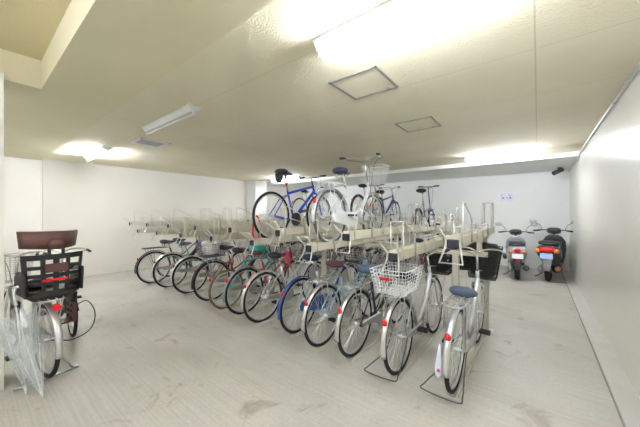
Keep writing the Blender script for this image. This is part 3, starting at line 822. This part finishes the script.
for sx in (-1,1):
    b = MB(); X = sx*0.19
    b.loftz([(0.70,0.10,0.014,0.11,X),(0.62,0.13,0.016,0.10,X),(0.60,0.13,0.016,0.10,X)][::-1], n=12, e=4); b.build('leg_guard', M_black, cs)
    b = MB()
    for z in (0.42,0.475,0.53,0.585): b.box((X,0.13,z),(0.03,0.16,0.026),bev=0.005)
    for yy in (0.055,0.13,0.205): b.box((X,yy,0.505),(0.028,0.03,0.19),bev=0.005)
    b.box((X-sx*0.05,0.14,0.41),(0.12,0.15,0.014),bev=0.004)
    b.build('footrest', M_brown, cs)
# bike behind
Cx, Cy = px(72, 335)
bicycle('small-wheeled bicycle mostly hidden behind the child seat', (Cx, Cy, 0.0), math.radians(87), R=0.29, wb=0.98, style='mini', frame=M_blackp, fender=None, saddle=M_black, sz=0.80, bz=0.93, basket=None, carrier=None, stand=False, refl=False)
t = thing('wire_lock', 'thin black cable looping round the small rear wheel at left', 'lock', (Cx, Cy, 0.0))
MB().tube(smooth([(0.0,-0.03,0.30),(0.12,0.10,0.42),(0.24,0.16,0.30),(0.26,0.12,0.12),(0.16,-0.02,0.015),(0.02,-0.14,0.012)], 6), 0.006, 6).build('cable', M_black, t)
MB().tube([(0.02,-0.14,0.012),(-0.03,-0.18,0.012)], 0.012, 8).build('lock_barrel', M_black, t)

# clear vinyl umbrellas leaning in front
def vinyl_umbrella(tip, top, label, r=0.15, seed=1):
    rnd = random.Random(seed)
    tip, top = Vector(tip), Vector(top); t = thing('umbrella', label, 'umbrella', tip, 0, 'clear umbrellas at the left pillar')
    n = (top-tip).normalized(); L = (top-tip).length; s1 = n.orthogonal().normalized(); s2 = n.cross(s1)
    R_ = []
    for i in range(9):
        f = i/8; q = []
        rad = 0.012+r*(f**0.9)
        for k in range(32):
            a = 2*PI*k/32; rr = rad*(1-0.16*f*abs(math.sin(4*a))**2)
            q.append(n*(0.05+f*L*0.72-0.04*f*abs(math.sin(4*a)))+s1*math.cos(a)*rr+s2*math.sin(a)*rr)
        R_.append(q)
    MB().rings(R_, closed_ends=False).build('canopy', M_clear, t)
    rb = MB()
    for k in range(8):
        a = 2*PI*k/8; e = n*(0.05+L*0.72)+(s1*math.cos(a)+s2*math.sin(a))*(r+0.010)
        rb.tube([n*0.05+(s1*math.cos(a)+s2*math.sin(a))*0.012, e], 0.0009, 4)
    rb.build('ribs', M_wplas, t)
    MB().tube([n*0.03, n*L*0.92], 0.005, 6).build('shaft', M_wplas, t)
    MB().tube([Vector((0,0,0)), n*0.07], [0.004,0.009], 8).build('tip', M_wplas, t)
    MB().tube(smooth([n*L*0.86, n*L, n*(L+0.035)+s1*0.03, n*L+s1*0.065], 4), 0.011, 8).build('handle', M_wplas, t)
vinyl_umbrella((-3.06,0.375,0.005), (-3.60,0.235,0.78), 'clear vinyl umbrella with white handle, tip on the floor before the child-seat bicycle', 0.16, 1)
vinyl_umbrella((-3.22,0.30,0.005), (-3.42,0.25,0.80), 'clear vinyl umbrella standing nearer the left pillar', 0.12, 2)

# ------------------------------------------------------------------ motor scooters (rear tyre contact at origin, facing +y)
def scooter(label, loc, rz, body, rearc, plate_m, k=1.0, box=False, big=False, roll=0.0):
    t = thing('motor_scooter', label, 'motor scooter', loc, rz, None, roll)
    R = 0.215; wb = 1.18
    for yy in (0, wb):
        w_ = MB(); w_.tube([(0, yy+0.15*math.cos(2*PI*q/24), R+0.15*math.sin(2*PI*q/24)) for q in range(24)], 0.012, 6, closed=True)
        w_.tube([(-0.05,yy,R),(0.05,yy,R)], 0.05, 12)
        for q in range(5):
            a = 2*PI*q/5; w_.tube([(0,yy,R),(0,yy+0.15*math.cos(a),R+0.15*math.sin(a))], 0.014, 6)
        w_ = w_.build('wheel', M_dark, t)
        MB().tube([(0, yy+0.168*math.cos(2*PI*q/32), R+0.168*math.sin(2*PI*q/32)) for q in range(32)], 0.047, 10, closed=True).build('tyre', M_tyre, w_)
    # rear cowl
    W = 0.17 if not big else 0.185
    MB().lofty([(-0.26,0.66,W*.45,0.045),(-0.22,0.65,W*.80,0.085),(-0.10,0.62,W*1.0,0.13),(0.10,0.58,W*1.08,0.16),(0.30,0.52,W*1.05,0.20),(0.46,0.46,W*.85,0.20),(0.54,0.42,W*.6,0.16)], 20, 2.7).build('rear_cowl', body, t)
    MB().lofty([(-0.16,0.765,W*.55,0.02),(-0.10,0.78,W*.85,0.04),(0.10,0.775,W*.95,0.055),(0.32,0.75,W*.85,0.055),(0.47,0.725,W*.55,0.045),(0.53,0.71,W*.25,0.02)], 18, 2.4).build('seat', M_vinyl, t)
    # footboard and front shield
    MB().box((0,0.72,0.27),(0.32,0.44,0.07),bev=0.02).build('footboard', M_scd, t)
    fs = MB()
    fs.loftz([(0.26,0.97,0.15,0.035),(0.40,0.99,0.19,0.05),(0.60,0.96,0.21,0.055),(0.76,0.91,0.20,0.06),(0.86,0.88,0.14,0.055),(0.90,0.87,0.08,0.04)], 20, 2.8)
    fs.build('front_shield', body, t)
    MB().loftz([(0.30,0.925,0.12,0.02),(0.55,0.905,0.15,0.03),(0.76,0.86,0.14,0.03)], 14, 3).build('inner_panel', M_scd, t)
    MB().lofty([(1.02,0.42,0.055,0.02),(1.12,0.47,0.07,0.03),(1.25,0.46,0.07,0.03),(1.36,0.38,0.06,0.03)], 14).build('front_mudguard', body, t)
    fk = MB()
    for sx in (-1,1): fk.tube([(sx*0.07,0.98,0.62),(sx*0.075,wb,R)], 0.018, 8)
    fk.build('fork', M_steel, t)
    # rear fender, tail light
    MB().loftz([(0.24,-0.235,0.05,0.012),(0.36,-0.24,0.07,0.02),(0.52,-0.22,0.085,0.05),(0.60,-0.18,0.09,0.08)], 14, 3).build('rear_mudguard', rearc, t)
    tw = 0.13 if big else 0.055
    tl = MB().lofty([(-0.30,0.655,tw*.75,0.035),(-0.27,0.66,tw,0.05),(-0.20,0.66,tw*1.02,0.055)], 16, 3).build('tail_lamp', M_red, t)
    for sx in (-1,1):
        if big: MB().lofty([(-0.285,0.635,0.035,0.035,sx*0.145),(-0.22,0.64,0.045,0.045,sx*0.15)], 12).build('turn_signal', M_orange, t)
        else: MB().tube([(sx*0.06,-0.24,0.63),(sx*0.10,-0.25,0.63),(sx*0.115,-0.25,0.63),(sx*0.155,-0.25,0.63)], [0.012,0.014,0.03,0.022], 10).build('turn_signal', M_orange, t)
    if not big: MB().box((0,-0.295,0.45),(0.07,0.015,0.035),bev=0.004).build('reflector', M_red, t)
    MB().box((0,-0.30,0.545 if not big else 0.54),(0.20,0.006,0.105),rot=Matrix.Rotation(-0.15,3,'X'),bev=0.003).build('number_plate', plate_m, t)
    # engine / silencer
    MB().tube([(0.13,0.28,0.24),(0.15,0.10,0.25),(0.16,-0.05,0.27),(0.16,-0.20,0.30)], [0.02,0.05,0.062,0.045], 12).build('silencer', M_dark if not big else M_rust, t)
    MB().lofty([(-0.10,R+0.02,0.04,0.07,-0.12),(0.10,R+0.02,0.05,0.09,-0.12),(0.36,R+0.03,0.05,0.08,-0.11)], 12).build('engine_case', M_steel, t)
    MB().tube([(-0.10,0.35,0.14),(-0.20,0.30,0.05),(-0.26,0.30,0.02)], 0.010, 6).build('side_stand', M_dark, t)
    # handlebar
    h = MB(); h.tube([(0,0.92,0.84),(0,0.86,1.0)], 0.022, 8)
    h.tube(smooth([(-0.33,0.72,0.99),(-0.18,0.80,1.01),(0,0.86,1.0),(0.18,0.80,1.01),(0.33,0.72,0.99)], 4), 0.011, 8)
    hb = h.build('handlebar', M_dark, t)
    MB().lofty([(0.76,1.00,0.06,0.03),(0.82,1.01,0.12,0.055),(0.90,0.99,0.13,0.075),(0.97,0.97,0.09,0.06)], 16).build('meter_cowl', M_scd, hb)
    for sx in (-1,1):
        MB().tube([(sx*0.23,0.775,1.0),(sx*0.35,0.715,0.99)], 0.017, 8).build('grip', M_black, hb)
        MB().tube([(sx*0.24,0.81,0.995),(sx*0.34,0.77,0.985)], 0.005, 6).build('brake_lever', M_alu, hb)
        mr = MB(); mr.tube(smooth([(sx*0.20,0.80,1.02),(sx*0.24,0.82,1.12),(sx*0.32,0.80,1.17)], 4), 0.005, 6)
        mr.lofty([(0.775,1.19,0.060,0.040,sx*0.36),(0.80,1.19,0.062,0.042,sx*0.36),(0.825,1.19,0.03,0.02,sx*0.36)], 14, 2.3)
        mo = mr.build('mirror', M_dark, hb)
        MB().lofty([(0.768,1.19,0.054,0.036,sx*0.36),(0.774,1.19,0.056,0.037,sx*0.36)], 14, 2.3).build('mirror_glass', M_lens, mo)
    for o in (t,): o.scale = (k, k, k)
    return t
x, y = px(517, 278.8)
scooter('pale grey motor scooter with white number plate, farther from the right wall', (x, y, 0), 0.08, M_scg, M_scd, M_wplas, 1.0)
x, y = px(548.4, 280.6)
scooter('dark motor scooter with wide red tail lamp and blue plate beside the right wall', (x, y, 0), -0.13, M_scd, M_scg, M_plateb, 1.05, big=True)

t = thing('net_bag', 'black net-covered bag hanging beside the nearest bicycle front basket', 'bag', (-0.80, 4.02, 0.72))
MB().loftz([(0.0,0,0.10,0.06),(0.05,0,0.14,0.09),(0.20,0,0.155,0.10),(0.30,0,0.14,0.09),(0.33,0,0.06,0.04)],18,2.5).build('bag_body', M_vinyl, t)
for sx in (-1,1): MB().tube(smooth([(sx*0.09,0,0.31),(sx*0.07,-0.01,0.38),(sx*0.02,-0.02,0.40)],4),0.006,6).build('strap', M_black, t)
